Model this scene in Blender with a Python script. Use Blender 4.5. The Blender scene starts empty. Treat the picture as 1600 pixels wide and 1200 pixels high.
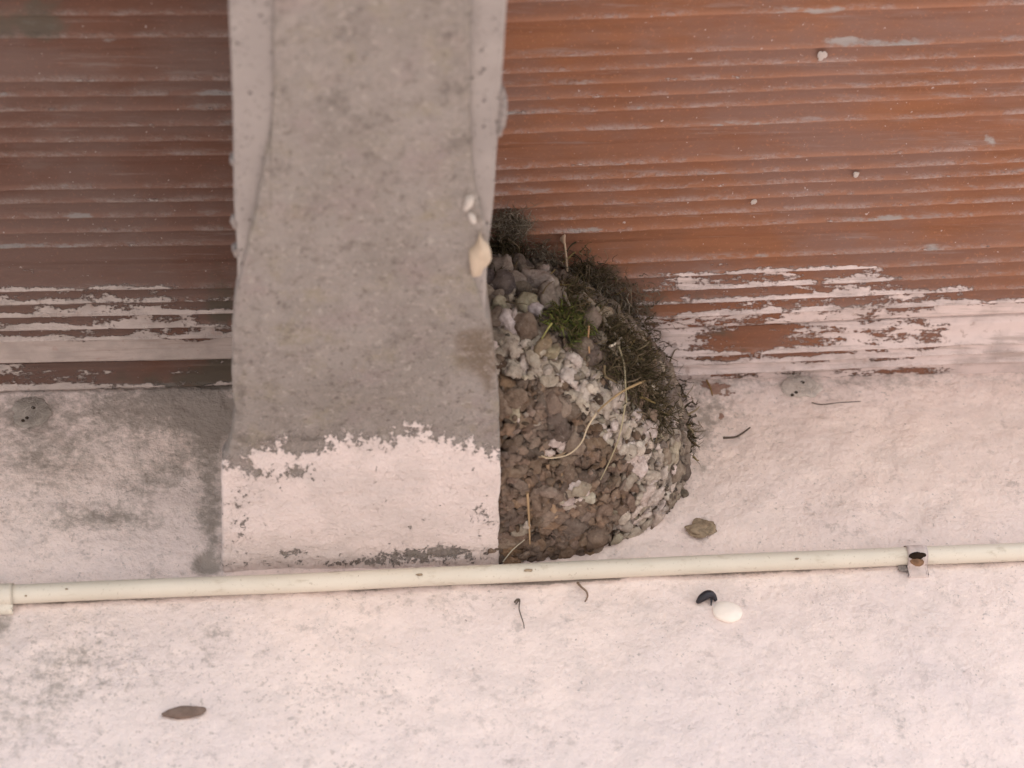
import bpy, bmesh, math, random
import numpy as np
from mathutils import Matrix, Vector, noise as mnoise

# ------------------------------------------------------------------ camera, sky, sun, exposure
sc = bpy.context.scene
COL = sc.collection
W, H, F = 1600.0, 1200.0, 3470.0          # photo size and focal length in its pixels

def nrm(v): return v / np.linalg.norm(v)
Yc = nrm(np.array([-.092, -1.0, -1.0]))
Xc = np.array([1, .0192, -.111]); Xc = nrm(Xc - Yc * (Xc @ Yc))
Zc = np.cross(Xc, Yc)
R = np.stack([Xc, Yc, Zc], 1)             # world -> camera
RT = R.T                                  # camera -> world
C = np.array([0.0, -1.1, 1.6])
fw = RT @ np.array([0, 0, -1.0])
ZC = C[2] + 1.1 * fw[2] / fw[1]           # ceiling height: the wall/ceiling line passes the image centre

cam_d = bpy.data.cameras.new('camera'); cam = bpy.data.objects.new('camera', cam_d); COL.objects.link(cam)
M = Matrix([[*RT[0], C[0]], [*RT[1], C[1]], [*RT[2], C[2]], [0, 0, 0, 1]])
cam.matrix_world = M
cam_d.sensor_width = 36; cam_d.lens = 36 * F / W; cam_d.clip_start = .05; cam_d.clip_end = 2000
cam_d.dof.use_dof = True; cam_d.dof.focus_distance = 1.47; cam_d.dof.aperture_fstop = 6.0
sc.camera = cam

SUN_EL, SUN_AZ = math.radians(42), math.radians(38)     # azimuth from straight in front of the wall towards the right
w = bpy.data.worlds.new('World'); sc.world = w; w.use_nodes = True
wn = w.node_tree.nodes; sky = wn.new('ShaderNodeTexSky'); sky.sky_type = 'NISHITA'; sky.sun_disc = False
sky.sun_elevation = SUN_EL
sdir = Vector((math.sin(SUN_AZ) * math.cos(SUN_EL), -math.cos(SUN_AZ) * math.cos(SUN_EL), math.sin(SUN_EL)))
sky.sun_rotation = math.atan2(sdir.x, sdir.y)
w.node_tree.links.new(sky.outputs[0], wn['Background'].inputs[0]); wn['Background'].inputs[1].default_value = .12
sl = bpy.data.lights.new('sun', 'SUN'); sl.energy = 3.6; sl.angle = math.radians(.6); sl.color = (1, .93, .84)
so = bpy.data.objects.new('sun', sl); COL.objects.link(so); so.rotation_euler = sdir.to_track_quat('Z', 'Y').to_euler(); so.location = (3, -5, 6)
sc.view_settings.view_transform = 'Standard'; sc.view_settings.look = 'None'
sc.view_settings.exposure = 1.22; sc.view_settings.gamma = 1
sc.render.resolution_x = 1024; sc.render.resolution_y = 768

# ------------------------------------------------------------------ picture <-> place
def ray(x, y):
    x = np.asarray(x, float); y = np.asarray(y, float)
    d = np.stack([(x - 800) / F, (600 - y) / F, -np.ones_like(x)], -1)
    return d @ R                           # (RT @ d) for rows
def on_wall(x, y, off=0.0):               # plane Y = -off
    d = ray(x, y); t = (-off - C[1]) / d[..., 1]; return C + d * t[..., None]
def on_z(x, y, z):
    d = ray(x, y); t = (z - C[2]) / d[..., 2]; return C + d * t[..., None]
def pix(P):
    q = (np.asarray(P) - C) @ R.T
    return 800 + F * q[..., 0] / -q[..., 2], 600 - F * q[..., 1] / -q[..., 2]

ZB = float(on_wall(np.array(347.), np.array(893.))[2])     # underside of the mortar on the beam
D = ZC - ZB
ZJ = ZB + .0042                                             # underside of the smooth cast joist

# ------------------------------------------------------------------ noise
def _h(i, j, k, s):
    n = (i * 374761393 + j * 668265263 + k * 2147483647 + s * 1274126177) & 0xffffffff
    n = ((n ^ (n >> 13)) * 1274126177) & 0xffffffff
    n = (n ^ (n >> 16)) & 0xffffffff
    n = ((n ^ (n >> 15)) * 2246822519) & 0xffffffff
    return ((n >> 8) & 0xffff) / 65535.0
def vn(x, y, s=0):
    xi = np.floor(x).astype(np.int64); yi = np.floor(y).astype(np.int64)
    u = x - xi; v = y - yi; u = u * u * (3 - 2 * u); v = v * v * (3 - 2 * v)
    a = _h(xi, yi, 0, s); b = _h(xi + 1, yi, 0, s); c = _h(xi, yi + 1, 0, s); d = _h(xi + 1, yi + 1, 0, s)
    return a * (1 - u) * (1 - v) + b * u * (1 - v) + c * (1 - u) * v + d * u * v
def fbm(x, y, sx, sy=None, o=4, s=0):     # sx, sy: feature size; result about -1..1
    sy = sy or sx; r = 0; a = 1; t = 0
    x = np.asarray(x, float) / sx + 137.3; y = np.asarray(y, float) / sy + 91.7
    ca, sa = math.cos(.6), math.sin(.6)
    for k in range(o):
        r = r + a * (vn(x, y, s + k * 7) * 2 - 1); t += a; a *= .5
        if sx == sy: x, y = (x * ca - y * sa) * 2.03, (x * sa + y * ca) * 2.03
        else: x = x * 2.03; y = y * 2.03
    return r / t * 1.5
def sstep(a, b, x):
    t = np.clip((x - a) / (b - a), 0, 1); return t * t * (3 - 2 * t)
def blob(px, py, cx, cy, rx, ry=None, ang=0):
    ry = ry or rx; c, s_ = math.cos(ang), math.sin(ang)
    u = ((px - cx) * c + (py - cy) * s_) / rx; v = (-(px - cx) * s_ + (py - cy) * c) / ry
    return np.exp(-(u * u + v * v))
def interp(x, pts):
    p = np.array(pts, float); return np.interp(x, p[:, 0], p[:, 1])

# ------------------------------------------------------------------ objects
def tag(o, label=None, cat=None, group=None, kind=None):
    if label: o['label'] = label
    if cat: o['category'] = cat
    if group: o['group'] = group
    if kind: o['kind'] = kind
    return o
def empty(name, loc, label=None, cat=None, group=None):
    o = bpy.data.objects.new(name, None); COL.objects.link(o); o.location = loc; o.empty_display_size = .02
    return tag(o, label, cat, group)
def mesh(name, V, Fc, mat, parent=None, attr=None, smooth=True, col=None):
    me = bpy.data.meshes.new(name)
    V = np.asarray(V, np.float32)
    if parent is not None:
        V = V - np.array(parent.location, np.float32)
        if parent.parent: V = V - np.array(parent.parent.location, np.float32)
    if isinstance(Fc, np.ndarray):
        n = len(Fc); k = Fc.shape[1]
        me.vertices.add(len(V)); me.vertices.foreach_set('co', V.ravel())
        me.loops.add(n * k); me.loops.foreach_set('vertex_index', Fc.astype(np.int32).ravel())
        me.polygons.add(n); me.polygons.foreach_set('loop_start', np.arange(0, n * k, k, dtype=np.int32))
        me.update(calc_edges=True)
    else:
        me.from_pydata(V.tolist(), [], [list(map(int, f)) for f in Fc]); me.update()
    me.polygons.foreach_set('use_smooth', np.full(len(me.polygons), smooth))
    for nm, a in (attr or {}).items():
        at = me.color_attributes.new(nm, 'FLOAT_COLOR', 'POINT')
        a = np.asarray(a, np.float32)
        if a.shape[1] == 3: a = np.concatenate([a, np.ones((len(a), 1), np.float32)], 1)
        at.data.foreach_set('color', a.ravel())
    me.materials.append(mat)
    o = bpy.data.objects.new(name, me); COL.objects.link(o)
    if parent is not None: o.parent = parent
    return o
def grid_faces(nr, nc, flip=False):
    i = np.arange(nr * nc).reshape(nr, nc)
    f = np.stack([i[:-1, :-1], i[:-1, 1:], i[1:, 1:], i[1:, :-1]], -1).reshape(-1, 4)
    return f[:, ::-1] if flip else f
def joinm(parts):
    Vs, Fs, Cs, k = [], [], [], 0
    for p in parts:
        Vs.append(p[0]); Fs.append(np.asarray(p[1]) + k); k += len(p[0])
        if len(p) > 2: Cs.append(p[2])
    return np.concatenate(Vs), np.concatenate(Fs), (np.concatenate(Cs) if Cs else None)
def tube(P, r, n=8, closed_ends=True):
    P = np.asarray(P, float); m = len(P); r = np.broadcast_to(np.asarray(r, float), (m,))
    T = np.gradient(P, axis=0); T /= np.linalg.norm(T, axis=1)[:, None] + 1e-12
    up = np.array([0.13, .21, .97]); A = np.cross(T, up); A /= np.linalg.norm(A, axis=1)[:, None] + 1e-9
    B = np.cross(T, A)
    th = np.linspace(0, 2 * math.pi, n, endpoint=False)
    V = P[:, None] + r[:, None, None] * (A[:, None] * np.cos(th)[None, :, None] + B[:, None] * np.sin(th)[None, :, None])
    V = V.reshape(-1, 3); f = []
    for i in range(m - 1):
        for j in range(n):
            a = i * n + j; b = i * n + (j + 1) % n; f.append((a, b, b + n, a + n))
    f = np.array(f)
    if closed_ends:
        V = np.concatenate([V, P[:1], P[-1:]]); c0 = len(V) - 2
        e = [(c0, (j + 1) % n, j, j) for j in range(n)]; o = (m - 1) * n
        e = [(c0, (j + 1) % n, j, c0) for j in range(n)]
    return V, f
def caps(V, f, P, n):
    return V, f
def smoothpath(P, k=6):
    P = np.asarray(P, float); t = np.arange(len(P)); tt = np.linspace(0, len(P) - 1, (len(P) - 1) * k + 1)
    out = []
    for s in tt:
        i = min(int(s), len(P) - 2); u = s - i
        p0 = P[max(i - 1, 0)]; p1 = P[i]; p2 = P[i + 1]; p3 = P[min(i + 2, len(P) - 1)]
        out.append(.5 * (2 * p1 + (p2 - p0) * u + (2 * p0 - 5 * p1 + 4 * p2 - p3) * u * u + (3 * p1 - p0 - 3 * p2 + p3) * u ** 3))
    return np.array(out)

# ------------------------------------------------------------------ material helper
class NT:
    def __init__(s, name, rough=.9, spec=.25):
        s.m = bpy.data.materials.new(name); s.m.use_nodes = True; s.t = s.m.node_tree; s.n = s.t.nodes
        s.b = s.n['Principled BSDF']; s.b.inputs['Roughness'].default_value = rough
        s.b.inputs['Specular IOR Level'].default_value = spec
        s.co = s.n.new('ShaderNodeNewGeometry').outputs['Position']
        s.bumps = None
    def put(s, sock, v):
        if isinstance(v, bpy.types.NodeSocket): s.t.links.new(v, sock)
        elif isinstance(v, (tuple, list)) and len(v) == 3 and sock.type == 'RGBA': sock.default_value = (*v, 1)
        else: sock.default_value = v
    def attr(s, nm):
        a = s.n.new('ShaderNodeAttribute'); a.attribute_name = nm
        q = s.n.new('ShaderNodeSeparateColor'); s.t.links.new(a.outputs['Color'], q.inputs[0]); return a.outputs['Color'], *q.outputs[:3]
    def noise(s, scale, det=4, rough=.55, stretch=None, dist=0, off=0):
        n = s.n.new('ShaderNodeTexNoise'); n.inputs['Scale'].default_value = scale; n.inputs['Detail'].default_value = det
        n.inputs['Roughness'].default_value = rough; n.inputs['Distortion'].default_value = dist
        mp = s.n.new('ShaderNodeMapping'); s.t.links.new(s.co, mp.inputs[0]); mp.inputs[1].default_value = (off, off * 1.7, off * .3)
        if stretch: mp.inputs[3].default_value = stretch
        s.t.links.new(mp.outputs[0], n.inputs['Vector']); return n.outputs[0]
    def voro(s, scale, feat='F1', rnd=1):
        n = s.n.new('ShaderNodeTexVoronoi'); n.inputs['Scale'].default_value = scale; n.feature = feat; n.inputs['Randomness'].default_value = rnd
        s.t.links.new(s.co, n.inputs['Vector']); return n.outputs[0]
    def math(s, op, a, b=0.0, clamp=False):
        n = s.n.new('ShaderNodeMath'); n.operation = op; n.use_clamp = clamp; s.put(n.inputs[0], a); s.put(n.inputs[1], b); return n.outputs[0]
    def rng(s, v, a, b, c=0.0, d=1.0, smooth=True):
        n = s.n.new('ShaderNodeMapRange'); n.interpolation_type = 'SMOOTHSTEP' if smooth else 'LINEAR'
        s.put(n.inputs[0], v)
        for i, q in enumerate((a, b, c, d)): s.put(n.inputs[i + 1], q)
        return n.outputs[0]
    def mix(s, f, a, b, mode='MIX'):
        n = s.n.new('ShaderNodeMix'); n.data_type = 'RGBA'; n.blend_type = mode
        s.put(n.inputs[0], f); s.put(n.inputs[6], a); s.put(n.inputs[7], b); return n.outputs[2]
    def bump(s, h, dist, strength=1.0):
        n = s.n.new('ShaderNodeBump'); n.inputs['Distance'].default_value = dist; n.inputs['Strength'].default_value = strength
        s.put(n.inputs['Height'], h)
        if s.bumps is not None: s.t.links.new(s.bumps, n.inputs['Normal'])
        s.bumps = n.outputs[0]; s.t.links.new(s.bumps, s.b.inputs['Normal'])
    def done(s, col):
        s.put(s.b.inputs['Base Color'], col); return s.m

PAINT = (.885, .735, .67)
# wall: pink-cream paint over render.  attribute m: R grime and painted shade, G bare/brick, B speckle density
t = NT('painted_render', .85)
mc, mr, mg, mb = t.attr('m')
c = t.mix(t.rng(t.noise(9, 3), .35, .65), PAINT, (.81, .68, .635))
c = t.mix(t.rng(t.noise(38, 4, .6, off=3), .48, .72), c, (.77, .65, .60))
c = t.mix(t.rng(t.noise(150, 5, .7, off=33), .54, .72, 0, .5), c, (.62, .52, .48))
c = t.mix(t.rng(t.noise(120, 4, .65, off=38), .5, .7, 0, .5), c, (.93, .775, .70))
c = t.mix(t.rng(t.noise(16, 5, .7, (.5, 1, 1.5), off=47), .54, .66, 0, .45), c, (.73, .62, .58))
c = t.mix(t.math('MULTIPLY', t.rng(t.noise(85, 6, .75, off=61), .53, .68), t.rng(t.noise(11, 3, .6, off=64), .40, .62, .25, .8)), c, (.52, .44, .405))
hc = t.math('MULTIPLY', t.rng(t.math('ABSOLUTE', t.math('SUBTRACT', t.noise(9, 6, .62, off=53), .5)), 0, .0035, 1, 0), t.rng(t.noise(6, 2, off=57), .52, .60))
c = t.mix(t.math('MULTIPLY', hc, .35), c, (.45, .38, .35))
c = t.mix(t.math('MULTIPLY', t.rng(t.noise(420, 2, .5), .62, .74), t.rng(t.noise(60, 3, .6, off=1), .42, .62)), c, (.50, .43, .40))
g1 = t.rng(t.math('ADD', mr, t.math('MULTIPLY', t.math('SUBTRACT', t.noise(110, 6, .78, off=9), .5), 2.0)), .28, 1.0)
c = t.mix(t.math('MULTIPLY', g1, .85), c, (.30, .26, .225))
g2 = t.rng(t.math('ADD', t.math('MULTIPLY', mb, .10), t.math('ADD', t.math('MULTIPLY', t.noise(300, 4, .6, off=5), .8), t.math('MULTIPLY', t.noise(33, 3, .6, off=25), .2))), .655, .72)
c = t.mix(t.math('MULTIPLY', g2, .45), c, (.33, .275, .245))
g3 = t.math('MAXIMUM', t.rng(t.noise(150, 3, .6, off=12), .715, .76), t.math('MULTIPLY', t.rng(t.noise(430, 3, .6, off=13), .68, .74), t.rng(t.noise(40, 3, off=19), .40, .60, .35, 1)))
c = t.mix(t.math('MULTIPLY', g3, .7), c, (.25, .2, .18))
g4 = t.rng(t.math('ADD', mg, t.math('MULTIPLY', t.math('SUBTRACT', t.noise(160, 4, .6, off=7), .5), 1.3)), .5, .62)
c = t.mix(g4, c, t.mix(t.noise(200, 3), (.22, .10, .07), (.40, .28, .22)))
t.bump(t.noise(26, 5, .6), .006, 1); t.bump(t.math('MULTIPLY', t.noise(240, 4, .65, off=4), t.rng(t.noise(30, 3, off=66), .35, .7, .25, 1)), .0015, 1); t.bump(g4, .001, .6)
M_WALL = t.done(c)

# mortar + whitewash. m: R paint field, G stain brown, B grime and painted edge shadow ; m2 for the soft clean/dusty patches
t = NT('rough_mortar', .92, .15)
mc, mr, mg, mb = t.attr('m')
c = t.mix(t.rng(t.noise(14, 4, .6), .35, .65), (.285, .25, .222), (.34, .30, .272))
c = t.mix(t.rng(t.noise(45, 4, .65, off=2), .5, .72), c, (.31, .27, .215))
c = t.mix(t.math('MULTIPLY', t.rng(t.noise(30, 3, .6, off=22), .52, .72), .6), c, (.32, .26, .245))
c = t.mix(t.math('MULTIPLY', t.rng(t.noise(26, 5, .7, off=31), .52, .68), .65), c, (.185, .16, .14))
c = t.mix(t.math('MULTIPLY', t.rng(t.noise(300, 3, .6, off=5), .60, .70), .7), c, (.13, .105, .092))
c = t.mix(t.math('MULTIPLY', t.rng(t.noise(230, 3, .6, off=8), .60, .69), .7), c, (.46, .405, .36))
c = t.mix(t.rng(t.math('ADD', mg, t.math('MULTIPLY', t.math('SUBTRACT', t.noise(60, 4), .5), .8)), .35, .8, 0, .75), c, (.165, .12, .08))
c = t.mix(t.rng(t.math('ADD', mb, t.math('MULTIPLY', t.math('SUBTRACT', t.noise(90, 4, .6, off=3), .5), 1.0)), .4, .9, 0, .8), c, (.13, .112, .095))
c = t.mix(t.rng(t.noise(130, 5, .72, off=55), .50, .68, 0, .55), c, (.40, .345, .31))
c = t.mix(t.rng(t.noise(110, 5, .72, off=58), .52, .70, 0, .65), c, (.15, .127, .11))
c = t.mix(t.rng(t.noise(520, 3, .7, off=59), .5, .75, 0, .5), c, (.42, .36, .325))
pf = t.math('ADD', mr, t.math('ADD', t.math('MULTIPLY', t.math('SUBTRACT', t.noise(190, 6, .75, (1.0, .6, 1), off=6), .5), 2.3), t.math('MULTIPLY', t.math('SUBTRACT', t.noise(430, 4, .65, off=1), .5), 1.2)))
pm = t.rng(pf, .44, .62)
pc = t.mix(t.rng(t.noise(30, 4, off=11), .4, .65), (.86, .74, .69), (.75, .65, .605))
pc = t.mix(t.math('MULTIPLY', t.rng(t.noise(120, 4, .65, off=15), .62, .76), .6), pc, (.50, .43, .375))
c = t.mix(pm, c, pc)
t.bump(t.noise(60, 5, .62), .006, .9); t.bump(t.noise(260, 5, .7), .003, 1); t.bump(pm, .0016, .9)
M_MORTAR = t.done(c)

# smooth cast concrete with air holes
t = NT('cast_concrete', .8, .25)
c = t.mix(t.rng(t.noise(20, 4), .35, .65), (.275, .243, .225), (.325, .288, .265))
c = t.mix(t.math('MULTIPLY', t.rng(t.noise(300, 3), .6, .72), .5), c, (.22, .19, .18))
v = t.voro(150); hol = t.rng(v, .08, .22, 1, 0)
hol = t.math('MULTIPLY', hol, t.rng(t.noise(110, 2, off=3), .42, .50))
v2 = t.voro(420); hol2 = t.math('MULTIPLY', t.rng(v2, .12, .24, 1, 0), t.rng(t.noise(200, 2, off=8), .46, .54))
hh = t.math('MAXIMUM', hol, hol2)
c = t.mix(t.math('MULTIPLY', hh, .75), c, (.07, .058, .052))
t.bump(t.noise(200, 3), .0006, .5); t.bump(t.math('MULTIPLY', hh, -1), .0012, .8)
M_CAST = t.done(c)

# terracotta: m R = crest, G = paint field, B = grime and darkening near beam, grooves, wall edge
def clay(name, base1, base2, dust, paintc):
    t = NT(name, .8, .25)
    mc, mr, mg, mb = t.attr('m')
    st = (.12, 1, 1)
    c = t.mix(t.rng(t.noise(9, 3), .35, .65), base1, base2)
    c = t.mix(t.math('MULTIPLY', t.rng(t.noise(110, 4, .6, st), .42, .68), .5), c, tuple(x * .72 for x in base1))
    c = t.mix(t.rng(t.noise(13, 5, .62, (.6, 1, 1), off=14), .36, .62, .1, .85), c, dust)
    rc, rr, *_ = t.attr('r')
    c = t.mix(t.math('MULTIPLY', mr, .45), c, tuple(min(1, x * 1.4 + .03) for x in base1))
    rz = t.math('ADD', rr, t.math('MULTIPLY', t.math('SUBTRACT', t.noise(140, 5, .65, (.4, 1, 1), off=61), .5), 1.5))
    # residue left along the crests
    cr = t.math('MULTIPLY', mr, t.rng(t.noise(38, 5, .75, (.8, 1.6, 1), off=4), .44, .60, .08, 1))
    cr = t.math('MULTIPLY', cr, t.rng(t.noise(500, 3, .6), .3, .6, .45, 1))
    c = t.mix(t.math('MULTIPLY', cr, .6), c, tuple(x * .62 for x in paintc))
    sp = t.math('MULTIPLY', t.rng(t.noise(55, 5, .65, (.35, 1.2, 1), off=41), .60, .70), t.rng(mr, 0, .6, .15, 1))
    c = t.mix(t.math('MULTIPLY', sp, .8), c, tuple(x * .45 for x in paintc))
    c = t.mix(t.rng(t.noise(75, 5, .7, (.16, 2.4, 1), off=71), .56, .74, 0, .45), c, tuple(x * .46 for x in paintc))
    c = t.mix(t.rng(t.noise(60, 5, .7, (.2, 2.6, 1), off=77), .54, .72, 0, .28), c, tuple(x * .5 for x in base1))
    c = t.mix(t.rng(t.noise(420, 4, .7, off=81), .56, .74, 0, .5), c, tuple(min(1, x * 1.7 + .02) for x in base1))
    c = t.mix(t.rng(t.noise(330, 2, off=17), .71, .76, 0, .8), c, tuple(x * .7 for x in paintc))
    c = t.mix(t.rng(rz, .45, .75, 0, .85), c, tuple(x * .48 for x in (paintc[0], paintc[0]*.93, paintc[0]*.88)))
    c = t.mix(t.rng(t.math('ADD', mb, t.math('MULTIPLY', t.math('SUBTRACT', t.noise(70, 5, .6, off=21), .5), 1.2)), .35, .85, 0, .85), c, (.095, .08, .06))
    pf = t.math('ADD', t.math('ADD', mg, t.math('SUBTRACT', t.math('MULTIPLY', mr, .34), .08)), t.math('ADD', t.math('MULTIPLY', t.math('SUBTRACT', t.noise(110, 6, .7, (.30, 1.0, 1), off=6), .5), 1.9), t.math('MULTIPLY', t.math('SUBTRACT', t.noise(420, 3), .5), .5)))
    pm = t.rng(pf, .47, .62)
    pc = t.mix(t.rng(t.noise(50, 4, off=2), .4, .7), paintc, tuple(x * .78 for x in paintc))
    pc = t.mix(t.rng(t.noise(90, 5, .7, (.14, 2.2, 1), off=91), .50, .68, 0, .65), pc, (.36, .28, .245))
    pc = t.mix(t.rng(t.noise(150, 4, .6, off=18), .60, .72, 0, .6), pc, (.40, .29, .25))
    c = t.mix(pm, c, pc)
    t.bump(t.noise(260, 4, .6, (.5, 1, 1)), .0008, .7); t.bump(cr, .0010, .9); t.bump(pm, .0014, .9)
    return t.done(c)
M_CLAY_R = clay('orange_clay', (.275, .112, .052), (.235, .10, .056), (.215, .125, .10), (.72, .60, .565))
M_CLAY_L = clay('shaded_brown_clay', (.150, .068, .043), (.120, .056, .038), (.150, .098, .082), (.52, .44, .40))  # left clay and its paint darkened in colour for the dimmer side

# mud
def mudmat(name, bumpd=.0012):
    t = NT(name, .95, .1)
    cc, *_ = t.attr('c')
    c = t.mix(t.rng(t.noise(240, 5, .72), .38, .62, 0, .75), cc, t.mix(1.0, cc, (.62, .56, .53), 'MULTIPLY'))
    c = t.mix(t.rng(t.noise(45, 4, .6, off=31), .45, .65, 0, .35), c, (.34, .27, .225))
    c = t.mix(t.rng(t.noise(600, 3, .6, off=5), .6, .72, 0, .35), c, (.5, .44, .38))
    t.bump(t.noise(170, 6, .75), bumpd * 4, 1)
    return t.done(c)
M_MUD = mudmat('dried_mud')
def plain(name, col, rough=.7, spec=.3, var=.25, sc_=120, bump=.0004):
    t = NT(name, rough, spec)
    c = t.mix(t.rng(t.noise(sc_, 4, .6), .35, .7), col, tuple(x * (1 - var) for x in col))
    if bump: t.bump(t.noise(sc_ * 2, 4), bump, .7)
    return t.done(c)
def fibremat(name):
    t = NT(name, .9, .15); cc, *_ = t.attr('c'); return t.done(cc)
M_FIB = fibremat('plant_fibre')

# ------------------------------------------------------------------ setting: ground outside the wall
gm = NT('pale_paving', .9)
gc = gm.mix(gm.rng(gm.noise(1.2, 5), .35, .65), (.50, .465, .435), (.42, .39, .365)); gm.bump(gm.noise(30, 5), .004, .6)
g = mesh('ground', [(-400, -400, 0), (400, -400, 0), (400, 400, 0), (-400, 400, 0)], [(0, 1, 2, 3)], gm.done(gc)); g['kind'] = 'structure'

# ------------------------------------------------------------------ wall
def build_wall():
    def part(xs, zs):
        X, Z = np.meshgrid(xs, zs); return X, Z
    # fine sheet over what the picture can see and some way round it
    xs = np.concatenate([[-2.6, -1.6, -1.0], np.arange(-.55, .80, .0026), [1.2, 1.9, 3.0]])
    zs = np.concatenate([[-.02, .8, 1.6, 2.1], np.arange(2.28, ZC - .0005, .0026), [ZC + .004, ZC + .3]])
    X, Z = np.meshgrid(xs, zs); P = np.stack([X, np.zeros_like(X), Z], -1)
    px, py = pix(P)
    bad = (Z < 2.2); px = np.where(bad, -9999, px); py = np.where(bad, 9999, py)
    dsp = fbm(X, Z, .06, o=3, s=5) * .0016 + fbm(X, Z, .016, o=3, s=9) * .0007
    lum = blob(px, py, 130, 1040, 130, 60) * 1.3 + .35 * blob(px, py, 170, 800, 170, 60)
    dsp += lum * np.abs(fbm(X, Z, .010, o=3, s=31)) * .0022
    dsp -= .0045 * blob(px, py, 318, 880, 24, 22)                    # broken hollow at the foot of the beam
    n = fbm(px, py, 90, o=4, s=3)
    darken = .0 * px
    darken += .50 * sstep(900, 640, py) * sstep(345 + 60, 200, px)       # upper left: dirt plus weaker light painted in
    darken += .80 * blob(px, py, 285, 640, 120, 46) + .70 * blob(px, py, 330, 770, 22, 130) + .5 * blob(px, py, 340, 640, 40, 60)  # dirt, with the beam's shadow on the wall painted in
    darken += .62 * blob(px, py, 170, 812, 130, 22) + .45 * blob(px, py, 255, 740, 60, 25, -.5)
    darken += .9 * blob(px, py, 318, 880, 26, 18) + .25 * blob(px, py, 60, 720, 90, 50)
    darken += .50 * blob(px, py, 100, 1030, 90, 45) + .30 * blob(px, py, 90, 960, 90, 20) + .3 * blob(px, py, 230, 1070, 60, 30)
    darken += .55 * blob(px, py, 1120, 640, 60, 30) + .6 * blob(px, py, 1095, 700, 22, 70) + .35 * blob(px, py, 1040, 820, 30, 40)
    darken += .35 * blob(px, py, 60, 1120, 120, 80) + .3 * blob(px, py, 330, 990, 150, 30)
    darken += .4 * blob(px, py, 45, 645, 40, 24) + .22 * sstep(640, 590, py) * (px > 1000)  # right-hand band under the ceiling is painted contact shadow
    darken += .22 * blob(px, py, 1330, 640, 160, 30) + .35 * blob(px, py, 1576, 1065, 16, 26) + .35 * blob(px, py, 850, 905, 60, 10)
    darken += .15 * blob(px, py, 560, 1160, 200, 80) + .16 * blob(px, py, 60, 1150, 160, 60)
    darken += .8 * blob(px, py, 0, 975, 22, 18) + .28 * sstep(620, 598, py) * (px > 780) + .35 * blob(px, py, 870, 900, 60, 8)  # band at the ceiling edge paints a contact shadow
    ppy = 929.6 - .0425 * px; darken += (.85 + .5 * fbm(px, px * 0, 60, o=3, s=88)) * np.exp(-((py - ppy - 14.5) / 3.6) ** 2)  # pipe's contact shadow, painted as a thin dark line on the wall
    darken = darken + .18 * n * (darken > .02) + .06 * fbm(px, py, 260, o=3, s=8)
    br = .62 * blob(px, py, 1128, 612, 26, 14) + .6 * blob(px, py, 1125, 650, 14, 16) + .5 * blob(px, py, 1100, 600, 40, 8) + .5 * blob(px, py, 430, 610, 200, 12)
    spk = .9 * blob(px, py, 160, 800, 150, 60) + .8 * blob(px, py, 130, 1040, 120, 60) + .9 * blob(px, py, 1110, 700, 34, 80) + .3 * blob(px, py, 620, 1090, 260, 50) \
        + .5 * blob(px, py, 1150, 640, 60, 40) + .4 * sstep(700, 560, px) * (py > 900) + .5 * blob(px, py, 1300, 1100, 200, 60) + .3
    V = np.stack([X, -dsp, Z], -1).reshape(-1, 3)
    A = np.stack([darken, br, spk], -1).reshape(-1, 3)
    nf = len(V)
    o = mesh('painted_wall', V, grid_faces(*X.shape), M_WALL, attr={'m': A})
    # thickness: back sheet and edges
    bm = bmesh.new(); bm.from_mesh(o.data)
    bmesh.ops.solidify(bm, geom=bm.faces[:], thickness=-.18) if False else None
    bm.free()
    tag(o, 'flat rendered wall painted pinkish white, filling the lower half below the clay ceiling', 'wall')
    return o
build_wall()
WOFF = .0018

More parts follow.
